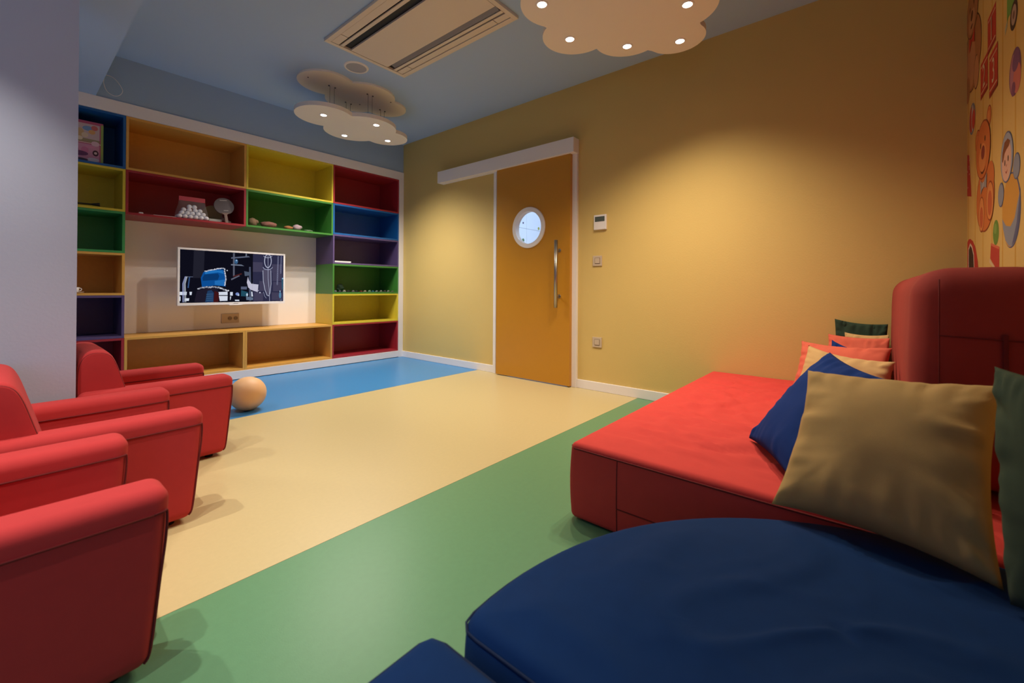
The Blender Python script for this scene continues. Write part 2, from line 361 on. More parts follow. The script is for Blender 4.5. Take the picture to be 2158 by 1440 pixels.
shape([(1030, 820), (1135, 835), (1135, 870), (1035, 870)], (.16, .22, .33)); shape([(1000, 460), (1100, 480), (1095, 520), (1010, 530)], (.10, .13, .2))
# paper
shape([(1055, 540), (1070, 590), (1110, 640), (1215, 650), (1205, 758), (1100, 725), (1060, 690), (1040, 620)], (.72, .70, .88)); line([(1130, 630), (1115, 730)], 4, (.55, .53, .7))
# rope loops and chains
def arc(cx, cy, rx, ry, a0, a1, wd, c): line([(cx+rx*math.cos(math.radians(a0+(a1-a0)*i/20)), cy+ry*math.sin(math.radians(a0+(a1-a0)*i/20))) for i in range(21)], wd, c)
shape([(1280, 430), (1420, 430), (1415, 600), (1385, 810), (1345, 800), (1300, 680)], (.11, .10, .17))
arc(1362, 315, 54, 95, -100, 260, 12, (.62, .65, .85)); arc(1360, 400, 75, 38, 0, 180, 9, (.45, .48, .68)); arc(1360, 240, 66, 30, 0, 180, 8, (.5, .53, .7))
line([(1282, 450), (1290, 600), (1315, 720), (1350, 800), (1380, 812), (1400, 770), (1415, 640), (1410, 450)], 8, (.62, .66, .85))
line([(1362, 235), (1366, 560), (1385, 720), (1392, 885)], 7, (.5, .53, .72)); line([(1295, 755), (1310, 810), (1340, 845)], 6, (.4, .43, .6))
for X in (1530, 1578):
    for k in range(9 if X > 1550 else 15):
        arc(X - (k*1.2), 262+k*27, 8, 14, 0, 360, 4, (.38, .40, .60))
ell(1560, 800, 20, 45, (.12, .3, .5)); ell(1558, 745, 8, 12, (.5, .75, 1)); ell(1602, 566, 12, 12, (.4, .7, 1)); shape([(1580, 580), (1615, 570), (1615, 720), (1590, 720)], (.04, .12, .2))
ell(1232, 765, 10, 10, (.8, .8, 1)); ell(1210, 735, 6, 6, (.6, .6, .8)); line([(1560, 868), (1580, 880), (1578, 855)], 4, (.4, .5, .7))
obj('screen_picture', pic_bm, pic_m, tv)
box('screen_glass', SW0, SW1, -.0009, -.0002, SH0, SH1, M['black'], tv)

def socket_plate():
    o = empty('wall_socket', (1.54, 5.139, .575), 'beige double power socket on the white panel under the television', 'socket')
    box('plate', -.08, .08, -.009, 0, -.048, .048, M['beige'], o, .003)
    for x in (-.005, .048):
        cyl('socket_well', (x, -.0100, 0), (x, -.0085, 0), .021, M['beige_d'], o)
        s = bmesh.new()
        for dx in (-.009, .009): add_cyl(s, (x+dx, -.0106, 0), (x+dx, -.0098, 0), .0035, 10)
        obj('pin_hole', s, M['black'], o)
    return o
socket_plate()

# ------------------------------------------------------------------ things in the cubbies
FZ = 1.519
bag = empty('plastic_bag', (1.125, 4.80, FZ), 'clear plastic bag with a red header holding white table tennis balls', 'bag')
bb = bmesh.new()
prof = [(-.125, 0), (-.13, .03), (-.118, .085), (-.105, .13), (-.10, .172)]
for sgn in (-1, 1):
    G = []
    for i in range(9):
        row = []
        for j, (px_, pz) in enumerate(prof):
            x = px_*(1-2*i/8); d = [.06, .065, .045, .02, .004][j]*math.sqrt(max(0, 1-(1-2*i/8)**2))
            row.append(bb.verts.new((x + .004*nz((i, j, sgn), 3), sgn*d + .006*nz((i*1.3, j, sgn), 2.1, 4), pz)))
        G.append(row)
    for i in range(8):
        for j in range(4): bb.faces.new((G[i][j], G[i+1][j], G[i+1][j+1], G[i][j+1])).smooth = True
bmesh.ops.remove_doubles(bb, verts=bb.verts, dist=.0005)
gm = mat('clear_film', (.8, .78, .82), .08, alpha=.08)
obj('film', bb, gm, bag)
hb = bmesh.new(); add_box(hb, -.10, .10, -.004, .004, .168, .208, .002)
obj('header_strip', hb, mat('red_card', (.55, .07, .10), .5), bag)
bsp = bmesh.new(); bmesh.ops.create_uvsphere(bsp, u_segments=16, v_segments=10, radius=.0198)
tb = obj('table_tennis_ball', bsp, mat('white_celluloid', (.82, .84, .92), .35), None, True)
first = True
for L, (nx, ny, z) in enumerate(((6, 3, .0205), (5, 2, .0535), (4, 1, .086), (2, 1, .118))):
    for i in range(nx):
        for j in range(ny):
            o = tb if first else tb.copy()
            if not first: col.objects.link(o)
            first = False
            o.location = (1.125 + (i-(nx-1)/2)*.0405 + (random.uniform(-.004, .004) if L else 0), 4.80 + (j-(ny-1)/2)*.0405*(1 if ny < 3 else .95), FZ + z)
            tag(o, 'white table tennis ball heaped in the clear bag above the television', 'ball', 'table tennis balls in the bag')
def bat(name, loc, tilt, rot, face, label):
    o = empty(name, loc, label, 'table tennis bat'); o.rotation_euler = (tilt, rot, 0)
    out = [(.084*math.cos(t), .082*math.sin(t) + .165) for t in [math.radians(-62 + (304*i/30)) for i in range(31)]]
    b1 = bmesh.new(); n = len(out)
    a = [b1.verts.new((x, -.006, z)) for x, z in out]; c = [b1.verts.new((x, .006, z)) for x, z in out]
    for i in range(n): b1.faces.new((a[i], a[(i+1) % n], c[(i+1) % n], c[i]))
    b1.faces.new(a); b1.faces.new(c[::-1]); obj('blade', b1, face, o)
    b2 = bmesh.new()
    h = [(-.0125, 0), (.0125, 0), (.012, .08), (.036, .098), (-.036, .098), (-.012, .08)]
    a = [b2.verts.new((x, -.010, z)) for x, z in h]; c = [b2.verts.new((x, .010, z)) for x, z in h]
    for i in range(6): b2.faces.new((a[i], a[(i+1) % 6], c[(i+1) % 6], c[i]))
    b2.faces.new(a); b2.faces.new(c[::-1]); obj('handle', b2, mat('bat_handle_wood', (.20, .13, .11), .6), o)
    return o
bt = bat('table_tennis_bat', (1.40, 4.79, FZ+.003), math.radians(-9), math.radians(-6), mat('grey_rubber', (.10, .085, .095), .7), 'grey round bat standing on its handle beside the bag of balls')
box('printed_mark', -.03, .03, -.0068, -.006, .218, .226, M['mgrey'], bt); box('printed_mark', -.01, .03, -.0068, -.006, .118, .126, M['mgrey'], bt)
bat('table_tennis_bat', (1.465, 4.90, FZ+.020), math.radians(-8), math.radians(-64), mat('olive_rubber', (.24, .19, .09), .75), 'olive brown bat leaning behind the grey one')
for n_, (x0, x1_, z1_, y0) in enumerate(((1.262, 1.375, .035, 4.83),)):
    tag(box('small_box', x0, x1_, y0, y0+.07, FZ, FZ+z1_, mat('grey_white_card', (.45, .50, .46), .6), bev=.003), 'low whitish box lying between the bag and the grey bat', 'box')
tag(rbox('white_lump', .745, .775, 4.76, 4.79, FZ, FZ+.016, .007, M['white'], step=.01), 'tiny white scrap near the left end of the red cubby', 'scrap')
pp = bmesh.new(); add_box(pp, .84, 1.0, 4.75, 4.80, FZ, FZ+.005, .001)
tag(obj('paper_strip', pp, M['white']), 'thin white paper strip lying left of the bag of balls', 'paper')
# soft toys in the green cubby
def lump(name, x, y, z, sx, sy, sz, c, label, seed):
    b = bmesh.new(); bmesh.ops.create_icosphere(b, subdivisions=3, radius=1)
    for v in b.verts:
        n = v.co.copy(); k = 1 + .18*nz(n, 2.2, seed); v.co = Vector((n.x*sx*k, n.y*sy*k, max(-.95, n.z*k)*sz))
    o = empty(name, (x, y, z), label, 'soft toy'); bd = obj('body', b, mat('plush_'+str(seed), c, .9, .4, 200, .2, 30), o, True); bd.location = (0, 0, sz*.95)
    e = bmesh.new(); bmesh.ops.create_icosphere(e, subdivisions=2, radius=sz*.55, matrix=Matrix.Translation((sx*.8, -sy*.2, sz*1.15))); obj('head', e, bd.data.materials[0], o, True)
    return o
lump('soft_toy', 1.64, 4.84, FZ, .04, .04, .045, (.20, .12, .07), 'brownish soft toy at the left end of the green cubby', 1)
lump('soft_toy', 1.785, 4.82, FZ, .075, .05, .034, (.20, .08, .06), 'dull red soft toy lying flat in the green cubby', 2)
lump('soft_toy', 1.975, 4.80, FZ, .045, .035, .022, (.25, .10, .03), 'small orange brown soft toy in the middle of the green cubby', 3)
lump('soft_toy', 2.065, 4.80, FZ, .045, .035, .034, (.30, .22, .24), 'pale pinkish soft toy in the green cubby', 4)
lump('soft_toy', 2.19, 4.80, FZ, .05, .03, .012, (.08, .13, .07), 'thin dark green toy at the right of the green cubby', 5)
# small toys in a row, low green cubby
tc_ = [(.25, .3, .32), (.10, .10, .10), (.55, .55, .5), (.04, .05, .05), (.30, .27, .28), (.05, .04, .05), (.35, .08, .05), (.75, .65, .45), (.30, .55, .35), (.06, .28, .45), (.5, .6, .6), (.35, .4, .3), (.15, .14, .13), (.45, .45, .45), (.35, .38, .3)]
nm_ = ['grey', 'black', 'light grey', 'charcoal', 'brownish grey', 'dark plum', 'dark red', 'cream', 'pale green', 'blue', 'pale teal', 'olive', 'dark brown', 'silver grey', 'grey green']
for i, c in enumerate(tc_):
    x = 2.50 + i*.055; L = .018; hh = .010 + .009*random.random(); c = tuple(v*.55 for v in c)
    o = empty('toy_car', (x, 4.775 + .02*random.random(), .8470), '%s miniature toy car in the row on the low green shelf' % nm_[i], 'toy car', 'miniature toys in the low green cubby', rz=random.uniform(-.5, .5))
    b = bmesh.new(); add_box(b, -L, L, -.011, .011, .004, .004+hh*.6, .002); add_box(b, -L*.5, L*.55, -.009, .009, .004+hh*.6, .004+hh*1.2, .002)
    obj('body', b, mat('toy_paint', c, .35), o)
    for sx in (-.6, .6):
        for sy in (-1, 1): cyl('wheel', (L*sx, sy*.011, .005), (L*sx, sy*.013, .005), .005, M['black'], o, 10)
o = empty('toy_bush', (2.62, 4.90, .847), 'dark bushy toy standing behind the miniature cars', 'toy')
b = bmesh.new(); bmesh.ops.create_icosphere(b, subdivisions=3, radius=.045, matrix=Matrix.Translation((0, 0, .05)))
for v in b.verts: v.co += v.co.normalized()*.02*nz(v.co*30, 1)
obj('crown', b, mat('dark_bush', (.01, .03, .012), .9), o); cyl('base', (0, 0, 0), (0, 0, .012), .03, M['black'], o)
tr = empty('white_tray', (2.575, 4.80, 1.1955), 'shallow white tray lying in the purple cubby', 'tray')
b = bmesh.new(); add_box(b, -.10, .10, -.05, .05, 0, .006, .002); obj('tray_base', b, M['white'], tr)
b = bmesh.new()
for q in ((-.10, .10, -.05, -.044), (-.10, .10, .044, .05), (-.10, -.094, -.044, .044), (.094, .10, -.044, .044)): add_box(b, *q, .006, .018)
obj('rim', b, M['white'], tr)
# cup and saucer
cp = empty('cup', (.372, 4.79, .8575), 'small white cup standing on a saucer in the orange cubby', 'cup')
b = bmesh.new(); add_cyl(b, (0, 0, 0), (0, 0, .035), .018, 20, .025); obj('cup_body', b, M['white'], cp)
tube('handle', [(.020+.016*math.sin(t), 0, .018+.012*math.cos(t)) for t in [PI*i/8 for i in range(9)]], .003, M['white'], cp)
tag(cyl('saucer', (.372, 4.79, .8475), (.372, 4.79, .8565), .030, M['white'], r2=.052), 'white saucer under the small cup', 'saucer')
# black stick
st = empty('black_stick', (.40, 4.78, 1.5450), 'thin black stick with a flared end lying in the yellow cubby', 'stick')
cyl('shaft', (-.22, 0, .006), (.06, -.005, .012), .006, M['black'], st, 10); cyl('flared_end', (.06, -.005, .012), (.105, -.006, .015), .007, M['black'], st, 12, .015)
# picture box (printed with plain shapes)
pb = empty('puzzle_box', (.34, 4.81, R_[5]+.019), 'pink picture box with a green edge standing in the top blue cubby', 'box')
box('carton', -.21, .187, 0, .07, 0, .335, mat('pink_card', (.50, .09, .20), .5), pb, .002)
box('green_edge', .172, .1872, -.0012, .02, 0, .322, mat('lime_card', (.30, .42, .10), .5), pb)
pr = bmesh.new(); pmats = []
def pshape(pts, c):
    m = mat('print_ink', c, .45); pmats.append(m); y = -.0005 - len(pmats)*.00006
    pr.faces.new([pr.verts.new((x, y, z)) for x, z in pts]).material_index = len(pmats)-1
def pell(cx, cz, rx, rz, c): pshape([(cx+rx*math.cos(2*PI*i/16), cz+rz*math.sin(2*PI*i/16)) for i in range(16)], c)
pshape([(-.20, .01), (.165, .01), (.165, .150), (-.20, .150)], (.62, .30, .48)); pshape([(-.20, .165), (.165, .165), (.165, .312), (-.20, .312)], (.60, .48, .50))
pshape([(-.20, .157), (.172, .157), (.172, .162), (-.20, .162)], (.75, .75, .6)); pshape([(-.20, .165), (.165, .165), (.165, .19), (-.20, .205)], (.32, .28, .16))
for cx, cz, rx, rz, c in ((-.03, .27, .022, .03, (.65, .45, .5)), (.0, .245, .02, .025, (.25, .05, .2)), (.05, .235, .025, .035, (.6, .42, .2)), (.08, .22, .02, .02, (.7, .6, .45)), (.10, .275, .035, .02, (.2, .35, .6)),
        (.135, .285, .02, .02, (.6, .15, .15)), (.12, .25, .02, .018, (.7, .4, .15)), (.0, .215, .02, .016, (.12, .03, .1)), (.05, .19, .018, .016, (.75, .68, .5)), (-.05, .22, .02, .03, (.75, .7, .75)), (.14, .16, .024, .02, (.75, .55, .65)),
        (.02, .095, .026, .03, (.3, .12, .35)), (.08, .10, .022, .026, (.6, .2, .4)), (.05, .07, .05, .02, (.15, .04, .15)), (.142, .085, .018, .024, (.06, .02, .05)), (.142, .085, .009, .010, (.7, .6, .65)), (-.02, .045, .05, .02, (.65, .6, .75)),
        (.05, .022, .05, .012, (.04, .03, .08)), (.13, .03, .035, .015, (.7, .65, .75)), (-.06, .11, .03, .02, (.45, .35, .7)), (.11, .13, .03, .01, (.7, .3, .5))): pell(cx, cz, rx, rz, c)
obj('printed_front', pr, pmats, pb)
# loose cable hanging from the beam end
pts = [(.50, 4.722, 2.60), (.56, 4.715, 2.60), (.60, 4.71, 2.565), (.628, 4.71, 2.51), (.612, 4.708, 2.465), (.575, 4.706, 2.447), (.535, 4.708, 2.47), (.515, 4.71, 2.53), (.52, 4.715, 2.585)]
def smooth(pts, n=6):
    P = [Vector(p) for p in pts]; out = []
    for i in range(len(P)-1):
        p0 = P[max(i-1, 0)]; p1 = P[i]; p2 = P[i+1]; p3 = P[min(i+2, len(P)-1)]
        for k in range(n):
            t = k/n; out.append(.5*((2*p1)+(p2-p0)*t+(2*p0-5*p1+4*p2-p3)*t*t+(3*p1-p0-3*p2+p3)*t**3))
    return out + [P[-1]]
tag(tube('cable_loop', smooth(pts), .0022, M['white'], n=6), 'thin white loop of cable on the upper blue wall', 'cable')

# ------------------------------------------------------------------ door
d1 = empty('door_1', (3.36, 2.56, 0), kind='structure')
LY0, LY1, LZ0, LZ1, LX0, LX1 = 2.11, 3.012, .010, 2.165, 3.335, 3.375
PCY, PCZ, PR, PI_ = 2.588, 1.503, .203, .160
def leaf():
    bm = bmesh.new(); n = 48
    # ring of quads between the round hole and the rectangle on both faces, plus rims
    def edge_pt(t):
        c, s = math.cos(t), math.sin(t)
        k = min(((LY1-PCY) if c > 0 else (PCY-LY0))/abs(c) if abs(c) > 1e-9 else 9, ((LZ1-PCZ) if s > 0 else (PCZ-LZ0))/abs(s) if abs(s) > 1e-9 else 9)
        return (PCY+c*k, PCZ+s*k)
    angs = [2*PI*i/n for i in range(n)] + [math.atan2(z-PCZ, y-PCY) % (2*PI) for y in (LY0, LY1) for z in (LZ0, LZ1)]
    angs = sorted(set(round(a, 6) for a in angs)); n = len(angs); V = {}
    for s, X in ((0, LX0), (1, LX1)):
        V[s, 'i'] = [bm.verts.new((X-3.36, PCY+.17*math.cos(a)-2.56, PCZ+.17*math.sin(a))) for a in angs]
        V[s, 'o'] = [bm.verts.new((X-3.36, edge_pt(a)[0]-2.56, edge_pt(a)[1])) for a in angs]
    for i in range(n):
        j = (i+1) % n
        for s in (0, 1): bm.faces.new((V[s, 'i'][i], V[s, 'i'][j], V[s, 'o'][j], V[s, 'o'][i]))
        bm.faces.new((V[0, 'i'][i], V[0, 'i'][j], V[1, 'i'][j], V[1, 'i'][i])); bm.faces.new((V[0, 'o'][i], V[0, 'o'][j], V[1, 'o'][j], V[1, 'o'][i]))
    return obj('door_leaf', bm, M['door'], d1)
lf = leaf()
def ring(name, x0, x1, ri, ro, m, parent, cy, cz, n=48):
    bm = bmesh.new(); R = []
    for (X, r) in ((x0, ri), (x0, ro-.006), (x0+.006, ro), (x1, ro), (x1, ri)): R.append([bm.verts.new((X, cy+r*math.cos(2*PI*i/n), cz+r*math.sin(2*PI*i/n))) for i in range(n)])
    for k in range(5):
        A, B = R[k], R[(k+1) % 5]
        for i in range(n): bm.faces.new((A[i], A[(i+1) % n], B[(i+1) % n], B[i]))
    return obj(name, bm, m, parent)
ring('porthole_frame', LX0-.012-3.36, LX1+.008-3.36, PI_, PR, M['white'], d1, PCY-2.56, PCZ)
gl = mat('clear_glass', (1, 1, 1), .02, alpha=.12, spec=.5)
cyl('porthole_glass', (-.002, PCY-2.56, PCZ), (.002, PCY-2.56, PCZ), PI_+.004, gl, d1, 48)
hd = cyl('pull_handle', (3.275-3.36, 2.222-2.56, .728), (3.275-3.36, 2.222-2.56, 1.350), .0165, M['steel'], d1)
for z in (.832, 1.258):
    cyl('handle_standoff', (3.275, 2.222-2.56, z) if False else (3.275-3.36, 2.222-2.56, z), (3.336-3.36, 2.222-2.56, z), .010, M['steel'], d1)
    cyl('handle_rose', (3.330-3.36, 2.222-2.56, z), (3.336-3.36, 2.222-2.56, z), .017, M['steel'], d1)
cyl('floor_guide', (-.01, 2.13-2.56, 0), (-.01, 2.13-2.56, .012), .008, M['dgrey'], d1, 12)
tag(box('trim_1', 3.372, A_+.02, 2.06, 2.158, 0, 2.17, M['white'], bev=.002), kind='structure')
tag(box('trim_2', 3.372, A_+.02, 3.052, 3.092, 0, 2.17, M['white'], bev=.002), kind='structure')
tk = empty('sliding_door_track_cover', (3.35, 3.0, 2.14), 'long white box cover of the sliding track above the orange door', 'track cover')
box('cover_box', -.048, .047, -.94, .93, 0, .135, M['white'], tk, .002); box('end_cap', -.046, .046, -.944, -.940, .002, .133, M['white'], tk)
# corridor beyond the porthole
tag(box('corridor_floor', A_+.12, 7.2, 1.2, 4.3, -.1, 0, M['mgrey']), kind='structure')
tag(box('corridor_ceiling', A_+.12, 7.2, 1.2, 4.3, 2.8, 2.9, M['white']), kind='structure')
cw = tag(box('wall_corridor', A_+.12, 7.2, 4.22, 4.34, 0, 2.8, M['dgrey']), kind='structure')
pm = mat('bluish_white_wall_panel', (.62, .74, .92), .35)
xs = [3.56, 4.46, 5.36, 6.26, 7.16]; zs = [.02, .94, 1.855, 2.77]
for i in range(4):
    for j in range(3): box('panel', xs[i]+.002, xs[i+1]-.002, 4.20, 4.22, zs[j]+.002, zs[j+1]-.002, pm, cw)
for x, z, r, c in ((5.272, 1.938, .016, (.01, .02, .12)), (5.68, 1.893, .024, (.30, .32, .03)), (5.275, 1.665, .028, (.02, .14, .04)), (5.50, 1.35, .03, (.5, .05, .05))):
    cyl('wall_dot', (x, 4.1985, z), (x, 4.20, z), r, mat('dot_paint', c, .5), cw)

# ------------------------------------------------------------------ small things on the door wall
th = empty('thermostat', (A_, 1.83, 1.49), 'white air conditioning control with a grey display, above the light switch', 'thermostat')
box('housing', -.020, 0, -.060, .060, -.066, .066, M['white'], th, .003); box('display', -.0212, -.0200, -.046, .048, .006, .050, M['lcd'], th); box('flap', -.0216, -.0202, -.057, .057, -.062, -.004, M['white'], th, .0005)
for z, lab in ((1.151, 'beige light switch on the yellow wall below the thermostat'), (.430, 'beige switch low on the yellow wall right of the door')):
    sw = empty('light_switch', (A_, 1.859, z), lab, 'switch')
    box('plate', -.010, 0, -.045, .045, -.045, .045, M['beige'], sw, .002); box('rocker_frame', -.0115, -.0100, -.028, .024, -.026, .028, M['beige_d'], sw)
    box('rocker', -.0150, -.0116, -.024, .020, -.022, .024, M['beige'], sw, .001)

# ------------------------------------------------------------------ mural stickers (flat prints on the wallpaper)
def sticker(name, label, shapes):
    """shapes: (kind, args, colour); flat print 1 mm thick at most, stacked in hair-thin layers on the wallpaper"""
    e = empty(name, (0, 0, 0)); e.parent = wf
    if label: e['label'] = label
    by = {}
    for k, (kind, a_, c) in enumerate(shapes):
        y = MY + .0004 + k*.00012
        if kind == 'e':
            cx, cz, rx, rz = a_[:4]; rot = a_[4] if len(a_) > 4 else 0
            P = []
            for i in range(32):
                t = 2*PI*i/32; X = rx*math.cos(t); Z = rz*math.sin(t); P.append((cx+X*math.cos(rot)-Z*math.sin(rot), cz+X*math.sin(rot)+Z*math.cos(rot)))
        else: P = a_
        bm = by.setdefault(c, bmesh.new()); bm.faces.new([bm.verts.new((x, y, z)) for x, z in P])
    for c, bm in by.items():
        me = bpy.data.meshes.new('print'); bm.to_mesh(me); bm.free()
        for p in me.polygons: pass
        o = link('print', me, mat('print_colour', c, .6), e)
OR, ORD, ORL = (.62, .17, .04), (.30, .05, .015), (.72, .27, .08)
BR, BRD, BRL = (.42, .17, .06), (.12, .03, .01), (.55, .26, .12)
sticker('teddy_bear_print', 'brown teddy bear print with a red bow, top left of the mural', [
  ('e', (3.23, 2.13, .235, .185), BRD), ('e', (3.23, 2.13, .225, .178), BR), ('e', (3.28, 2.10, .12, .13), BRL),
  ('e', (3.13, 2.00, .075, .085), BRD), ('e', (3.13, 2.00, .068, .078), BRL), ('e', (3.37, 1.99, .06, .07), BR), ('e', (3.06, 2.12, .05, .09), BR),
  ('e', (3.24, 2.36, .17, .13), BRD), ('e', (3.24, 2.36, .162, .124), BR), ('e', (3.12, 2.46, .06, .055), BR), ('e', (3.25, 2.31, .09, .06), BRL), ('e', (3.25, 2.34, .035, .025), BRD),
  ('e', (3.19, 2.39, .012, .016), BRD), ('e', (3.30, 2.39, .012, .016), BRD), ('e', (3.25, 2.285, .03, .008), BRD),
  ('p', [(3.32, 2.25), (3.25, 2.215), (3.17, 2.25), (3.17, 2.17), (3.25, 2.205), (3.32, 2.17)], (.55, .03, .02))])
RD, RDD, IV = (.52, .03, .02), (.28, .012, .01), (.72, .55, .38)
def block(cx, cz, w_, h_, sk):
    q = lambda u, v: (cx+u*w_/2+0*v, cz+v*h_/2+sk*u)
    return [('p', [q(-1, -1), q(1, -1), q(1, 1), q(-1, 1)], RD), ('p', [q(-1, -1), q(1, -1), q(1, -.82), q(-1, -.82)], RDD), ('p', [q(-.85, .72), q(.85, .72), q(.85, .78), q(-.85, .78)], IV), ('p', [q(-.85, -.72), q(.85, -.72), q(.85, -.66), q(-.85, -.66)], IV)]
sticker('number_blocks_print', 'three red number blocks printed in a pile on the mural', block(2.775, 2.045, .17, .165, 0) + block(2.935, 1.90, .165, .17, 0) + block(2.735, 1.848, .165, .185, 0))
def digit(ch, x, z, size):
    cu = bpy.data.curves.new('digit', 'FONT'); cu.body = ch; cu.size = size; cu.align_x = 'CENTER'; cu.align_y = 'CENTER'
    t = bpy.data.objects.new('digit', cu); col.objects.link(t); bpy.context.view_layer.update()
    me = bpy.data.meshes.new_from_object(t.evaluated_get(bpy.context.evaluated_depsgraph_get())); bpy.data.objects.remove(t)
    o = link('digit', me, mat('ivory_print', IV, .6), wf); o.location = (x, MY+.0021, z); o.rotation_euler = (PI/2, 0, PI); o.scale = (.85, 1, 1); return o
digit('1', 2.775, 2.045, .15); digit('2', 2.935, 1.90, .15); digit('3', 2.735, 1.848, .15)
sticker('toy_car_print', 'green toy car print with a dark wheel at the mural top', [
  ('p', [(2.50, 1.925), (2.50, 2.20), (2.20, 2.20), (2.20, 1.94), (2.36, 1.95), (2.48, 1.95)], (.16, .36, .06)), ('e', (2.395, 1.92, .056, .052), (.05, .02, .02)), ('e', (2.395, 1.922, .036, .036), (.45, .32, .26)), ('e', (2.395, 1.922, .015, .015), (.2, .1, .08)),
  ('p', [(2.53, 1.905), (2.49, 1.925), (2.49, 1.95), (2.53, 1.93)], (.45, .48, .3))])
sticker('striped_ball_print', 'purple and pink ball print on the mural', [
  ('e', (2.378, 1.704, .086, .085), (.17, .06, .16)), ('e', (2.400, 1.70, .05, .075), (.45, .18, .26)), ('e', (2.350, 1.672, .055, .052), (.60, .16, .14)), ('e', (2.365, 1.74, .05, .036), (.19, .07, .19)), ('e', (2.40, 1.648, .03, .026), (.22, .07, .17))])
sticker('small_ball_print', 'small red and grey ball print near the corner of the mural', [
  ('e', (3.243, 1.797, .088, .080), (.22, .24, .30)), ('e', (3.27, 1.80, .05, .066), (.52, .05, .03)), ('e', (3.235, 1.80, .030, .07), (.50, .48, .5)), ('e', (3.205, 1.785, .045, .05), (.55, .04, .03))])
sticker('sitting_bear_print', 'orange sitting bear print with a grey bow', [
  ('e', (2.83, 1.685, .052, .047), ORD), ('e', (2.83, 1.685, .045, .041), OR), ('e', (3.09, 1.64, .062, .055), ORD), ('e', (3.09, 1.64, .055, .049), OR), ('e', (2.83, 1.685, .026, .025), ORL), ('e', (3.085, 1.635, .03, .03), ORL),
  ('e', (2.915, 1.33, .205, .155), ORD), ('e', (2.915, 1.33, .198, .149), OR), ('e', (2.80, 1.40, .085, .075), OR),
  ('e', (2.99, 1.265, .068, .085), ORD), ('e', (2.99, 1.265, .061, .078), ORL), ('e', (2.99, 1.25, .04, .05), (.55, .11, .04)), ('e', (2.80, 1.30, .078, .088), ORD), ('e', (2.80, 1.30, .071, .081), ORL), ('e', (2.80, 1.29, .045, .055), (.55, .11, .04)),
  ('e', (2.955, 1.563, .168, .136), ORD), ('e', (2.955, 1.563, .160, .129), OR), ('e', (2.96, 1.53, .085, .065), ORL), ('e', (2.948, 1.550, .042, .032), (.25, .03, .03)),
  ('e', (3.00, 1.592, .010, .014), (.03, .01, .01)), ('e', (2.90, 1.604, .010, .014), (.03, .01, .01)),
  ('p', [(3.01, 1.478), (2.985, 1.466), (2.95, 1.460), (2.91, 1.466), (2.885, 1.480), (2.91, 1.458), (2.95, 1.450), (2.985, 1.457)], (.10, .02, .01)),
  ('p', [(3.01, 1.43), (2.94, 1.40), (2.86, 1.44), (2.87, 1.37), (2.94, 1.39), (3.00, 1.36)], (.32, .30, .32)), ('e', (2.94, 1.395, .018, .016), (.42, .40, .42))])
BL, BLD, SK = (.24, .27, .36), (.08, .10, .22), (.72, .42, .32)
sticker('hooded_doll_print', 'round hooded doll print in blue and orange', [
  ('e', (2.433, 1.205, .138, .142), BLD), ('e', (2.440, 1.205, .132, .137), (.62, .30, .05)),
  ('p', [(2.575, 1.19), (2.56, 1.15), (2.52, 1.10), (2.47, 1.075), (2.42, 1.068), (2.36, 1.09), (2.32, 1.14), (2.30, 1.20), (2.305, 1.26), (2.34, 1.22), (2.38, 1.17), (2.44, 1.145), (2.51, 1.155)], BL),
  ('p', [(2.42, 1.072), (2.36, 1.09), (2.32, 1.14), (2.30, 1.20), (2.30, 1.27), (2.325, 1.21), (2.35, 1.15)], BLD),
  ('e', (2.353, 1.354, .050, .048), BLD), ('e', (2.355, 1.354, .045, .043), BL), ('e', (2.594, 1.290, .050, .049), BLD), ('e', (2.596, 1.290, .045, .044), BL),
  ('e', (2.497, 1.420, .100, .098), BLD), ('e', (2.498, 1.420, .095, .093), (.33, .36, .45)), ('e', (2.500, 1.408, .074, .080), SK),
  ('p', [(2.57, 1.42), (2.565, 1.45), (2.53, 1.485), (2.48, 1.488), (2.44, 1.47), (2.46, 1.455), (2.50, 1.45), (2.53, 1.44), (2.555, 1.41)], (.22, .06, .02)),
  ('e', (2.522, 1.403, .008, .012), (.05, .02, .02)), ('e', (2.470, 1.410, .008, .012), (.05, .02, .02)), ('e', (2.497, 1.388, .006, .005), (.6, .2, .15)),
  ('p', [(2.52, 1.372), (2.50, 1.362), (2.475, 1.370), (2.50, 1.356)], (.4, .05, .04))])
sticker('green_egg_print', 'green oval print above the red box print', [('e', (2.69, 1.148, .056, .053), (.12, .26, .04)), ('e', (2.70, 1.165, .028, .022), (.2, .36, .08))])
sticker('red_box_print', 'tilted red box print low on the mural', [('p', [(2.785, 1.112), (2.624, 1.083), (2.628, .99), (2.66, .985), (2.80, 1.045)], (.50, .035, .03)), ('p', [(2.785, 1.112), (2.624, 1.083), (2.628, 1.072), (2.78, 1.10)], (.66, .14, .08)), ('p', [(2.81, 1.045), (2.66, .985), (2.66, .97), (2.82, 1.03)], (.7, .5, .3))])
sticker('red_arch_print', 'red arch print with a black opening above the backrest', [('p', [(3.385, .95), (3.385, 1.165), (3.35, 1.178), (3.30, 1.178), (3.22, 1.158), (3.15, 1.12), (3.09, 1.05), (3.06, .95)], (.50, .02, .02)),
  ('p', [(3.355, .95), (3.355, 1.13), (3.30, 1.155), (3.24, 1.135), (3.19, 1.09), (3.18, 1.02), (3.22, .95)], (.75, .6, .5)), ('p', [(3.34, .95), (3.34, 1.12), (3.30, 1.142), (3.25, 1.125), (3.205, 1.085), (3.195, 1.02), (3.235, .95)], (.03, .01, .01))])
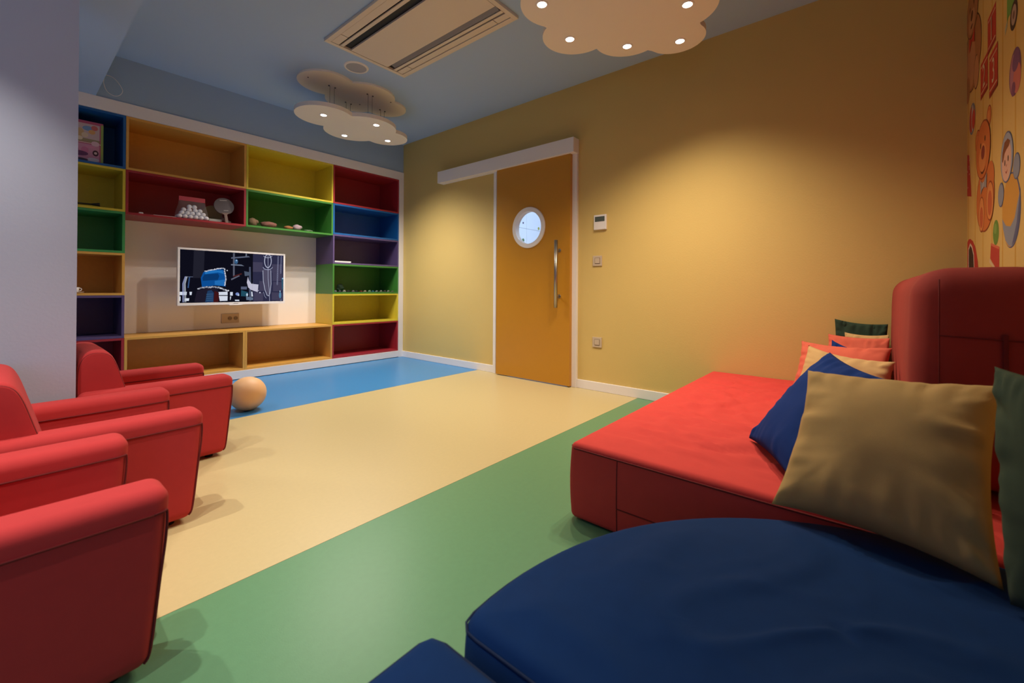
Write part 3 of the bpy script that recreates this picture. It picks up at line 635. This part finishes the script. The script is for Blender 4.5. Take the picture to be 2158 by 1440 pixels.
sticker('red_ribbon_print', 'narrow red speckled print right at the room corner', [('p', [(3.393, 1.42), (3.393, 1.646), (3.333, 1.63), (3.263, 1.396)], (.45, .02, .02))] + [('e', (3.30+.08*random.random(), 1.44+.18*random.random(), .008, .005), (.7, .45, .4)) for _ in range(7)])

# ------------------------------------------------------------------ ceiling: air conditioner, speaker, cloud lamps
ac = empty('ceiling_air_conditioner', (1.917, 2.52, H_), 'cream two slot air conditioning cassette set in the blue ceiling', 'air conditioner')
ac_m = mat('cream_plastic', (.76, .68, .57), .45); zf = -.022
def acb(name, x0, x1, y0, y1, z0, z1, m, bev=.0015): return box(name, x0-1.917, x1-1.917, y0-2.52, y1-2.52, z0, z1, m, ac, bev)
Y0, Y1 = 1.868, 3.172; X0, X1 = 1.555, 2.281
acb('frame_end', X0, X1, Y1-.034, Y1, zf, 0, ac_m); acb('frame_end', X0, X1, Y0, Y0+.034, zf, 0, ac_m)
acb('frame_side', X0, 1.590, Y0+.0345, Y1-.0345, zf, 0, ac_m); acb('frame_side', 2.239, X1, Y0+.0345, Y1-.0345, zf, 0, ac_m)
acb('flap', 1.593, 1.651, 2.02, 2.99, zf+.003, -.004, ac_m); acb('flap', 2.182, 2.234, 2.02, 2.99, zf+.003, -.004, ac_m)
for xa, xb in ((1.593, 1.651), (2.182, 2.234)):
    for ya, yb in ((Y0+.036, 2.014), (2.996, Y1-.036)): acb('flap_end', xa, xb, ya, yb, zf+.002, -.004, ac_m)
acb('slot_backing', 1.585, 2.245, Y0+.03, Y1-.03, -.0035, -.001, M['black'], 0)
acb('louvre_strip', 1.664, 1.690, Y0+.038, Y1-.038, zf+.002, -.010, ac_m); acb('louvre_strip', 2.142, 2.168, Y0+.038, Y1-.038, zf+.002, -.010, ac_m)
acb('return_panel', 1.752, 2.082, Y0+.037, Y1-.040, zf+.001, -.006, ac_m)
v = acb('air_vane', -.022+1.917, .022+1.917, Y0+.045, Y1-.075, -.0015, .0015, M['vane']); v.location = (2.112-1.917, 0, -.012); v.rotation_euler = (0, math.radians(16), 0)
sp = empty('ceiling_speaker', (1.935, 3.372, H_), 'small round ceiling speaker between the air conditioner and the far cloud lamp', 'speaker')
ring('rim', 0, 0, .085, .10, M['white'], sp, 0, 0).data.transform(Matrix.Rotation(PI/2, 4, 'Y'))
for o in sp.children:
    bpy.data.objects.remove(o)
bm = bmesh.new(); n = 40; R3 = []
for (r, z) in ((.083, 0), (.083, -.008), (.087, -.010), (.096, -.008), (.101, 0)): R3.append([bm.verts.new((r*math.cos(2*PI*i/n), r*math.sin(2*PI*i/n), z)) for i in range(n)])
for k in range(4):
    for i in range(n): bm.faces.new((R3[k][i], R3[k][(i+1) % n], R3[k+1][(i+1) % n], R3[k+1][i])).smooth = True
obj('rim', bm, M['cloud'], sp); cyl('grille', (0, 0, -.006), (0, 0, 0), .0835, M['grille'], sp, 40)

def cloud_outline(circles, cx, cy, n=180, grow=0.0):
    out = []
    for i in range(n):
        t = 2*PI*i/n; d = (math.cos(t), math.sin(t)); best = 0
        for (x, y, r) in circles:
            ox, oy = cx-x, cy-y; r = r+grow; b = ox*d[0]+oy*d[1]; c = ox*ox+oy*oy-r*r; D = b*b-c
            if D > 0: best = max(best, -b+math.sqrt(D))
        out.append((d[0]*best, d[1]*best))
    return out
def cloud_lamp(circles, cx, cy, spots, cables, label, watts, tint, cone, zb=2.462):
    o = empty('cloud_lamp', (cx, cy, zb), label, 'ceiling lamp', 'cloud shaped ceiling lamps')
    out = cloud_outline(circles, cx, cy)
    obj('light_board', prism_bm(out, 0, .036), M['cloud'], o)
    obj('ceiling_board', prism_bm([(x*.965, y*.965) for x, y in out], H_-zb-.018, H_-zb-.0005), M['cloud'], o)
    for (x, y) in spots:
        x -= cx; y -= cy
        b = bmesh.new(); n = 24; R = []
        for (r, z) in ((.026, -.0002), (.026, -.003), (.034, -.003), (.036, -.0002)): R.append([b.verts.new((x+r*math.cos(2*PI*i/n), y+r*math.sin(2*PI*i/n), z)) for i in range(n)])
        for k in range(3):
            for i in range(n): b.faces.new((R[k][i], R[k][(i+1) % n], R[k+1][(i+1) % n], R[k+1][i]))
        rg = obj('spot_ring', b, M['white'], o)
        g = cyl('spot_glass', (x, y, -.0018), (x, y, -.0004), .0258, M['led'], rg)
        l = spot(x+cx, y+cy, zb-.012, watts, cone, tint)
    for (x, y) in cables:
        x -= cx; y -= cy
        for dx in (-.022, .022):
            tube('cable', [(x+dx, y, .036), (x+dx, y, H_-zb-.018)], .0016, M['dgrey'], o, 6)
            cyl('cable_fixing', (x+dx*1.4, y, H_-zb-.026), (x+dx*1.4, y, H_-zb-.018), .006, M['dgrey'], o, 10)
    for (x, y) in ((1.735, 3.83), (2.50, 3.70), (2.33, 3.99)):
        if cables and cy > 3: cyl('screw', (x-cx, y-cy, H_-zb-.021), (x-cx, y-cy, H_-zb-.018), .007, M['dgrey'], o, 10)
    return o
cloud_lamp([(1.885, 3.825, .250), (2.275, 3.79, .290), (2.575, 3.885, .212), (2.25, 3.985, .268)], 2.24, 3.86,
  [(1.862, 3.797), (2.298, 3.636), (2.249, 4.139), (2.620, 3.929)], [(1.958, 3.832), (2.237, 4.046), (2.278, 3.714), (2.56, 3.9375)], 'white cloud shaped hanging lamp with four spots near the shelving', 56.0, (1.0, .90, .79), 134)
cloud_lamp([(1.955, 1.31, .215), (2.27, 1.40, .205), (2.50, 1.165, .205), (2.69, .935, .172), (2.40, .84, .225), (2.05, .92, .24), (2.20, 1.12, .33)], 2.25, 1.12,
  [(1.896, 1.387), (2.403, .773), (2.272, 1.445), (2.572, 1.203), (2.728, .923)], [(2.05, 1.25), (2.35, 1.25), (2.4, 1.0), (2.1, 1.0)], 'white cloud shaped hanging lamp cut by the top edge of the picture', 40.0, (1.0, .81, .59), 128)
for i, (x, y) in enumerate(((-.22, 1.06), (.0, 1.65), (-.17, 2.20), (.02, 3.55))):  # unseen downlights added to account for chair shadows and light the left cubbies
    dl = empty('added_downlight', (x, y, 2.418), 'added unseen round downlight in the low ceiling beam, ' + ('nearest the camera', 'second from the camera', 'just in front of the white column', 'behind the white column')[i], 'downlight', 'added downlights in the ceiling beam')
    cyl('ring', (0, 0, -.004), (0, 0, 0), .045, M['white'], dl); cyl('lens', (0, 0, -.0052), (0, 0, -.004), .033, M['led'], dl)
    spot(x, y, 2.40, SPOT_W*(1.45, 1.95, 1.6, 1.0)[i], (78, 78, 78, 112)[i], (1.0, .9, .8), .8)

# ------------------------------------------------------------------ ball
b = bmesh.new(); bmesh.ops.create_uvsphere(b, u_segments=40, v_segments=24, radius=.121)
o = obj('ball', b, M['ball'], None, True); o.location = (1.165, 3.50, .1212); tag(o, 'plain matt orange ball on the blue floor behind the farthest armchair', 'ball')

# ------------------------------------------------------------------ armchairs (face +X, local origin at rear near corner)
AW, AD, AH, AT = .640, .600, .425, .125
def arm_fn(sgn):
    def fn(v, n):
        v = v.copy()
        k = max(0, min(1, v.z/AH))
        if v.x > AD*.5: v.x -= (1-k)**1.5*.035*((v.x-AD*.5)/(AD*.5))
        # rolled top that leans outward a little
        return v
    return fn
def make_chair(loc, label):
    o = empty('armchair', loc, label, 'armchair', 'red children armchairs in a row')
    for s, y0 in ((-1, 0.0), (1, AW-AT)):
        a = rbox('armrest', 0, AD, y0, y0+AT, .018, AH, .034, M['red'], o, .04, arm_fn(s))
        yo = y0 - .001 if s < 0 else y0+AT+.001; yi = y0+AT+.001 if s < 0 else y0-.001
        b = bmesh.new()
        for Y, q in ((yo, -1 if s < 0 else 1), (yi, 1 if s < 0 else -1)):
            add_tube(b, [(.03, Y, AH-.058), (AD*.5, Y, AH-.058), (AD-.034, Y, AH-.056)], .0028, 6)
            off = Y - q*.009
            pts = [(AD-.034, Y, AH-.056), (AD-.016, Y-q*.003, AH-.055), (AD-.008, off, AH-.060), (AD-.010, off, AH-.12), (AD-.020, off, AH*.5), (AD-.036, off, .06), (AD-.048, off, .03)]
            add_tube(b, smooth(pts, 5), .0028, 6)
        obj('piping', b, M['redseam'], a)
    rbox('rear_panel', .004, .075, AT-.01, AW-AT+.01, .030, .40, .03, M['red'], o)
    rbox('seat_base', .05, AD-.05, AT+.001, AW-AT-.001, .03, .13, .02, M['red'], o)
    rbox('seat_cushion', .15, AD-.02, AT+.002, AW-AT-.002, .125, .205, .035, M['red'], o, .04, lambda v, n: v + n*.006*math.cos((v.y-AW/2)*5) if n.z > .5 else v)
    # leaning back cushion
    prof = [(.010, .26), (.000, .40), (.002, .52), (.014, .575), (.040, .602), (.080, .604), (.112, .588), (.134, .545), (.158, .46), (.182, .37), (.200, .29), (.190, .255), (.10, .245)]
    P = []
    Q = [Vector((x, 0, z)) for x, z in prof]; N = len(Q)
    for i in range(N):
        p0, p1, p2, p3 = Q[i-1], Q[i], Q[(i+1) % N], Q[(i+2) % N]
        for k in range(4):
            t = k/4; P.append(.5*((2*p1)+(p2-p0)*t+(2*p0-5*p1+4*p2-p3)*t*t+(3*p1-p0-3*p2+p3)*t**3))
    cen = sum(P, Vector())/len(P); b = bmesh.new(); rings = []
    y0, y1 = AT-.062, AW-AT+.062; Rr = .022
    stations = [(y0, .0), (y0, .55)] + [(y0+Rr*(1-math.cos(a)), 1-.12*(1-math.sin(a))) for a in [PI/2*i/5 for i in range(6)]] 
    stations = [(y0, .0), (y0, .5)] + [(y0+Rr*(1-math.cos(PI/2*i/5)), .90+.10*math.sin(PI/2*i/5)) for i in range(6)] + [(y0+(y1-y0)*k/8, 1+.015*math.sin(PI*k/8)) for k in range(1, 8)] + [(y1-Rr*(1-math.cos(PI/2*i/5)), .90+.10*math.sin(PI/2*i/5)) for i in range(5, -1, -1)] + [(y1, .5), (y1, .0)]
    for (y, k) in stations: rings.append([b.verts.new(cen + (p-cen)*k + Vector((0, y, 0))) for p in P])
    for i in range(len(rings)-1):
        for j in range(len(P)):
            q = (rings[i][j], rings[i][(j+1) % len(P)], rings[i+1][(j+1) % len(P)], rings[i+1][j]); b.faces.new(q)
    bmesh.ops.remove_doubles(b, verts=b.verts, dist=.0002)
    bc = obj('back_cushion', b, M['red'], o, True)
    for y in (y0, y1):
        tube('piping', [cen + (p-cen)*.93 + Vector((0, y+(.0035 if y == y0 else -.0035), 0)) for p in P], .0026, M['redseam'], bc, 6, True)
    for (x, y) in ((.06, .06), (.06, AW-.06), (AD-.10, .06), (AD-.10, AW-.06)): cyl('leg', (x, y, 0), (x, y, .03), .018, M['black'], o, 14, .022)
    return o
chair = make_chair((-.335, 1.275, 0), 'nearest red armchair, only its arms in view, at the bottom left of the picture')
def copy_tree(o, parent=None):
    c = o.copy(); col.objects.link(c)
    if parent: c.parent = parent
    else: o_keep.append(c)
    for ch in list(o.children): copy_tree(ch, c)
    return c
c2 = copy_tree(chair); c2.location = (-.087, 1.985, 0); c2['label'] = 'middle red armchair of the row, its back cushion overlapping the white column'
c3 = copy_tree(chair); c3.location = (.2145, 2.640, 0); c3['label'] = 'farthest red armchair, beside the white column and the orange ball'

# ------------------------------------------------------------------ benches
def wr(v, amp, o=0.0, s=5.0):
    """soft pulled-fabric folds"""
    q = Vector((v.x*s + 2.2*noise.noise(v*2.2 + Vector((o, 0, 0))), v.y*s*.45 + 1.6*noise.noise(v*1.7 + Vector((0, o, 0))), o))
    k = noise.noise(q); return amp*math.exp(-(k/.10)**2)
BX0, BX1, BY0, BY1, BZ = 1.440, 3.392, MY+.006, .905, .300
rb = empty('red_bench', (BX0, BY0, 0), 'long low red upholstered bench along the striped wall, covered with cushions', 'bench')
L_, Wd = BX1-BX0, BY1-BY0
def bench_fn(v, n):
    x, y = v.x, v.y; v = v.copy()
    if n.z > .3:
        u = max(0, min(1, x/L_)); t = max(0, min(1, y/Wd))
        edge = min(1, 6*u)*min(1, 6*(1-u))*min(1, 7*t)*min(1, 7*(1-t))
        v.z += n.z*(.008*edge + edge*(wr(v, .013, 3.0, 4.0) + wr(v, .009, 14.0, 7) - wr(v, .009, 9.0, 6)))
    if n.x < -.5 : v.x -= .006*math.sin(PI*max(0, min(1, v.z/BZ)))
    if n.y > .5: v.y += .006*math.sin(PI*max(0, min(1, v.z/BZ)))
    return v
body = rbox('upholstered_body', .0, L_, 0, Wd, .006, BZ, .022, M['redb'], rb, .022, bench_fn)
bm = bmesh.new()
zt = BZ-.020
add_tube(bm, smooth([(-.002, .02, zt), (-.004, Wd*.5, zt-.001), (-.002, Wd-.02, zt)], 12), .0035, 6)
add_tube(bm, smooth([(.02, Wd+.002, zt), (L_*.5, Wd+.004, zt), (L_-.02, Wd+.002, zt)], 12), .0035, 6)
obj('top_piping', bm, M['redseam'], body)
bm = bmesh.new(); ys_ = Wd-.20
add_tube(bm, [(-.001, ys_, .012), (-.0052, ys_, .08), (-.0070, ys_, .15), (-.0052, ys_, .22), (-.001, ys_, zt)], .0016, 6)
add_tube(bm, [(-.0060, ys_, .105), (-.0062, .05, .105)], .0022, 6)
obj('side_seam', bm, M['redseam'], body)
# tall backrest block against the mural
bk = empty('tall_backrest', (1.742, MY+.004, BZ+.034), 'tall dark red padded backrest block standing on the bench against the mural', 'backrest')
BKX, BKY, BKZ = BX1-1.742, .300, .636
def bk_fn(v, n):
    v = v.copy(); z = max(0, min(1, v.z/BKZ)); y = max(0, min(1, v.y/BKY))
    if n.x < -.5: v.x -= .010*math.sin(PI*z)*math.sin(PI*y)
    if n.y > .5: v.y += .010*math.sin(PI*z)
    return v + n*.0015*nz(v, 9)
bb_ = rbox('padded_block', 0, BKX, 0, BKY, 0, BKZ, .085, M['redk'], bk, .04, bk_fn)
bm = bmesh.new(); zs_ = .435
add_tube(bm, smooth([(-.004, BKY-.05, zs_+.003), (-.0135, BKY*.5, zs_), (-.006, .05, zs_-.004)], 8), .0018, 6)
add_tube(bm, [(-.002, BKY-.052, .06), (-.0068, BKY-.052, .20), (-.009, BKY-.052, .35), (-.0068, BKY-.052, .5), (-.003, BKY-.052, .60)], .0018, 6)
obj('seam', bm, M['redseam'], bb_)
rbox('dark_fold_strip', -.0155, -.009, .116, .127, .27, .45, .004, M['redseam'], bb_, .02)  # dark strip puts the shade of a fold into colour, no real loop

# quarter round navy corner bench and the square one beside it
def seg_dist(q, P):
    best = 1e9; n = len(P)
    for i in range(n):
        a = P[i]; c = P[(i+1) % n]; ex = c.x-a.x; ey = c.y-a.y; L = ex*ex+ey*ey or 1e-9
        t = max(0, min(1, ((q.x-a.x)*ex+(q.y-a.y)*ey)/L)); dx = q.x-a.x-t*ex; dy = q.y-a.y-t*ey
        best = min(best, dx*dx+dy*dy)
    return best**.5
def round_block(name, out, z0, z1, r, m, parent, crown=.02, o=0.0, nr=26, amp=.008):
    n = len(out); P = [Vector((x, y, 0)) for x, y in out]; N_ = []
    for i in range(n):
        t = (P[(i+1) % n]-P[i-1]).normalized(); N_.append(Vector((t.y, -t.x, 0)))
    ar = sum(P[i].x*P[(i+1) % n].y - P[(i+1) % n].x*P[i].y for i in range(n))
    if ar < 0: N_ = [-x for x in N_]
    cen = sum(P, Vector())/n; b = bmesh.new(); rings = []
    for z in [z0+.001 + (z1-r-z0)*k/6 for k in range(7)]:
        k = (z-z0)/(z1-z0); rings.append([b.verts.new(P[i] + N_[i]*(.008*math.sin(PI*k) + .002*nz((P[i].x, P[i].y, z), 12, o)) + Vector((0, 0, z))) for i in range(n)])
    for k in range(1, 6):
        a = PI/2*k/5; rings.append([b.verts.new(P[i] - N_[i]*r*(1-math.cos(a)) + Vector((0, 0, z1-r+r*math.sin(a)))) for i in range(n)])
    top = [P[i]-N_[i]*r for i in range(n)]
    for k in range(1, nr):
        s = 1-k/nr; ring_ = []
        for p in top:
            q = cen + (p-cen)*s; e = min(1, (1-s)*6)
            dd = seg_dist(q, top)
            z = z1 + crown*(1-math.exp(-(dd/.09)**1.5)) + e*(wr(Vector((q.x, q.y, 0)), amp, 5.0+o, 4) + .3*wr(Vector((q.y, q.x, 0)), amp, 2+o, 9))
            ring_.append(b.verts.new((q.x, q.y, z)))
        rings.append(ring_)
    for i in range(len(rings)-1):
        for j in range(n): b.faces.new((rings[i][j], rings[i][(j+1) % n], rings[i+1][(j+1) % n], rings[i+1][j]))
    cv = b.verts.new((cen.x, cen.y, z1+crown))
    for j in range(n): b.faces.new((rings[-1][j], rings[-1][(j+1) % n], cv))
    b.faces.new(rings[0][::-1])
    return obj(name, b, m, parent, True)
def dense(pts, step=.02):
    out = []
    for i in range(len(pts)):
        a = Vector((*pts[i], 0)); c = Vector((*pts[(i+1) % len(pts)], 0)); k = max(1, int((c-a).length/step))
        for j in range(k): q = a+(c-a)*j/k; out.append((q.x, q.y))
    return out
def chaikin(pts, it=2):
    for _ in range(it):
        o = []
        for i in range(len(pts)):
            a, c = pts[i], pts[(i+1) % len(pts)]
            o += [(a[0]*.75+c[0]*.25, a[1]*.75+c[1]*.25), (a[0]*.25+c[0]*.75, a[1]*.25+c[1]*.75)]
        pts = o
    return pts
cx, cy, R = .64, -.22, .800
arc_ = [(cx+R*math.cos(math.radians(a)), cy+R*math.sin(math.radians(a))) for a in [8+ i*86/24 for i in range(25)]]
poly = [(1.34, MY+.012), (1.385, MY+.022), (1.412, MY+.05), (1.418, MY+.10)] + [(min(1.418, x), y) for x, y in arc_] + [(.560, .572), (.545, .555), (.542, .53), (.542, MY+.10), (.553, MY+.05), (.58, MY+.022), (.62, MY+.012)]
nb = empty('navy_corner_bench', (0, 0, 0), 'quarter round navy blue padded bench in the foreground', 'bench')
bd = round_block('upholstered_body', dense(poly, .022), 0, .302, .030, M['blue'], nb, .016)
ed = dense(poly, .03); bm = bmesh.new(); add_tube(bm, [(x+(.002 if x > .9 else -.002), y+.002, .281) for x, y in ed], .0024, 6, True); obj('top_piping', bm, M['blueseam'], bd)
sb = empty('navy_square_bench', (0, 0, 0), 'square navy blue padded bench at the bottom edge, left of the round one', 'bench')
poly = [(.500, MY+.012), (.500, .565), (.492, .590), (.470, .600), (-.35, .600), (-.38, .59), (-.39, .56), (-.39, MY+.012)]
bd = round_block('upholstered_body', dense(poly, .022), 0, .300, .030, M['blue'], sb, .018, 7.0)
ed = dense(poly, .03); bm = bmesh.new(); add_tube(bm, [(x, y, .279) for x, y in [(x*1.003, y*1.003) for x, y in ed]], .0024, 6, True); obj('top_piping', bm, M['blueseam'], bd)

# ------------------------------------------------------------------ cushions
def cushion(TL, TR, BR, BL, t, m, label, seed=0, pinch=.07, side=1, n=44, wamp=.016):
    TL, TR, BR, BL = map(Vector, (TL, TR, BR, BL)); c = (TL+TR+BR+BL)/4
    N = (TR-BL).cross(TL-BR).normalized(); b = bmesh.new(); G = {}
    for s in (1, -1):
        for i in range(n+1):
            for j in range(n+1):
                U = -1+2*i/n; V = -1+2*j/n
                U = math.copysign(abs(U)**.85, U) if U else 0; V = math.copysign(abs(V)**.85, V) if V else 0
                if s < 0 and (i in (0, n) or j in (0, n)): G[s, i, j] = G[1, i, j]; continue
                u = U*(1-pinch*(1-V*V)); v = V*(1-pinch*(1-U*U))
                p = BL*(1-u)*(1-v)/4 + BR*(1+u)*(1-v)/4 + TR*(1+u)*(1+v)/4 + TL*(1-u)*(1+v)/4
                e = max(0, (1-U*U))*max(0, (1-V*V)); hgt = t/2*e**.42
                d = min(1-abs(U), 1-abs(V))
                # gathers running in from the seams
                ea, eb = (V, U) if 1-abs(U) < 1-abs(V) else (U, V)
                g = noise.noise(Vector((ea*6.5 + .8*noise.noise(Vector((ea*2, eb*2, seed))), eb*.7 + seed*3.1, seed*1.7 + (0 if 1-abs(U) < 1-abs(V) else 5))))*1.7
                am = wamp*math.exp(-d*4.8)*min(1, d*9)*(.5+.8*abs(noise.noise(Vector((U*3, V*3, seed*2.3)))))*1.2
                big = .010*noise.noise(Vector((U*1.7+seed, V*1.7, s*3)))*min(1, e*2)
                G[s, i, j] = b.verts.new(p + N*s*(hgt + am*g + big*1.2))
    for s in (1, -1):
        for i in range(n):
            for j in range(n):
                q = (G[s, i, j], G[s, i+1, j], G[s, i+1, j+1], G[s, i, j+1])
                try: b.faces.new(q if s > 0 else q[::-1])
                except ValueError: pass
    for v in b.verts: v.co -= c
    o = obj('cushion', b, m, None, True); o.location = c
    return tag(o, label, 'cushion', 'loose cushions on the benches')
cushion((1.558, .145, .660), (1.533, -.245, .677), (1.235, -.195, .328), (1.335, .205, .325), .19, M['pyel'], 'large mustard cushion in front, its lower edge on the navy bench', 1, pinch=.10, wamp=.020)
cushion((1.318, -.195, .745), (1.12, -.375, .745), (1.00, -.370, .335), (1.185, -.195, .330), .13, M['pgr'], 'dark green cushion cut by the right edge of the picture', 2)
cushion((1.985, .118, .670), (1.640, -.055, .640), (1.490, .175, .335), (1.855, .360, .330), .12, M['pblue'], 'royal blue cushion leaning tilted behind the big mustard one', 3)
cushion((2.600, .240, .625), (2.345, -.076, .610), (2.200, -.076, .335), (2.430, .330, .335), .11, M['ptan'], 'sand cushion with puckered seams behind the royal blue one', 4, pinch=.14, wamp=.018)
cushion((2.940, .305, .612), (2.680, -.076, .632), (2.530, -.076, .335), (2.690, .345, .335), .11, M['ppink'], 'front coral pink cushion, wider one of the pair, behind the sand cushion', 5, pinch=.12)
cushion((3.052, .172, .618), (2.930, .03, .575), (2.850, -.03, .33), (2.960, .19, .315), .06, M['pblue'], 'royal blue cushion tip peeping between the two coral ones', 6)
cushion((3.225, .200, .637), (3.010, -.076, .650), (2.930, -.076, .33), (3.10, .20, .315), .07, M['ppink'], 'rear coral pink cushion, mostly hidden behind the front one', 7)
cushion((3.325, .125, .645), (3.170, -.076, .655), (3.06, -.076, .33), (3.21, .13, .315), .04, M['ptan'], 'sand cushion squeezed between the coral and bottle green ones', 8)
cushion((3.376, .176, .722), (3.325, -.076, .705), (3.30, -.076, .33), (3.345, .18, .315), .034, M['pdg'], 'bottle green cushion farthest back against the yellow wall', 9)
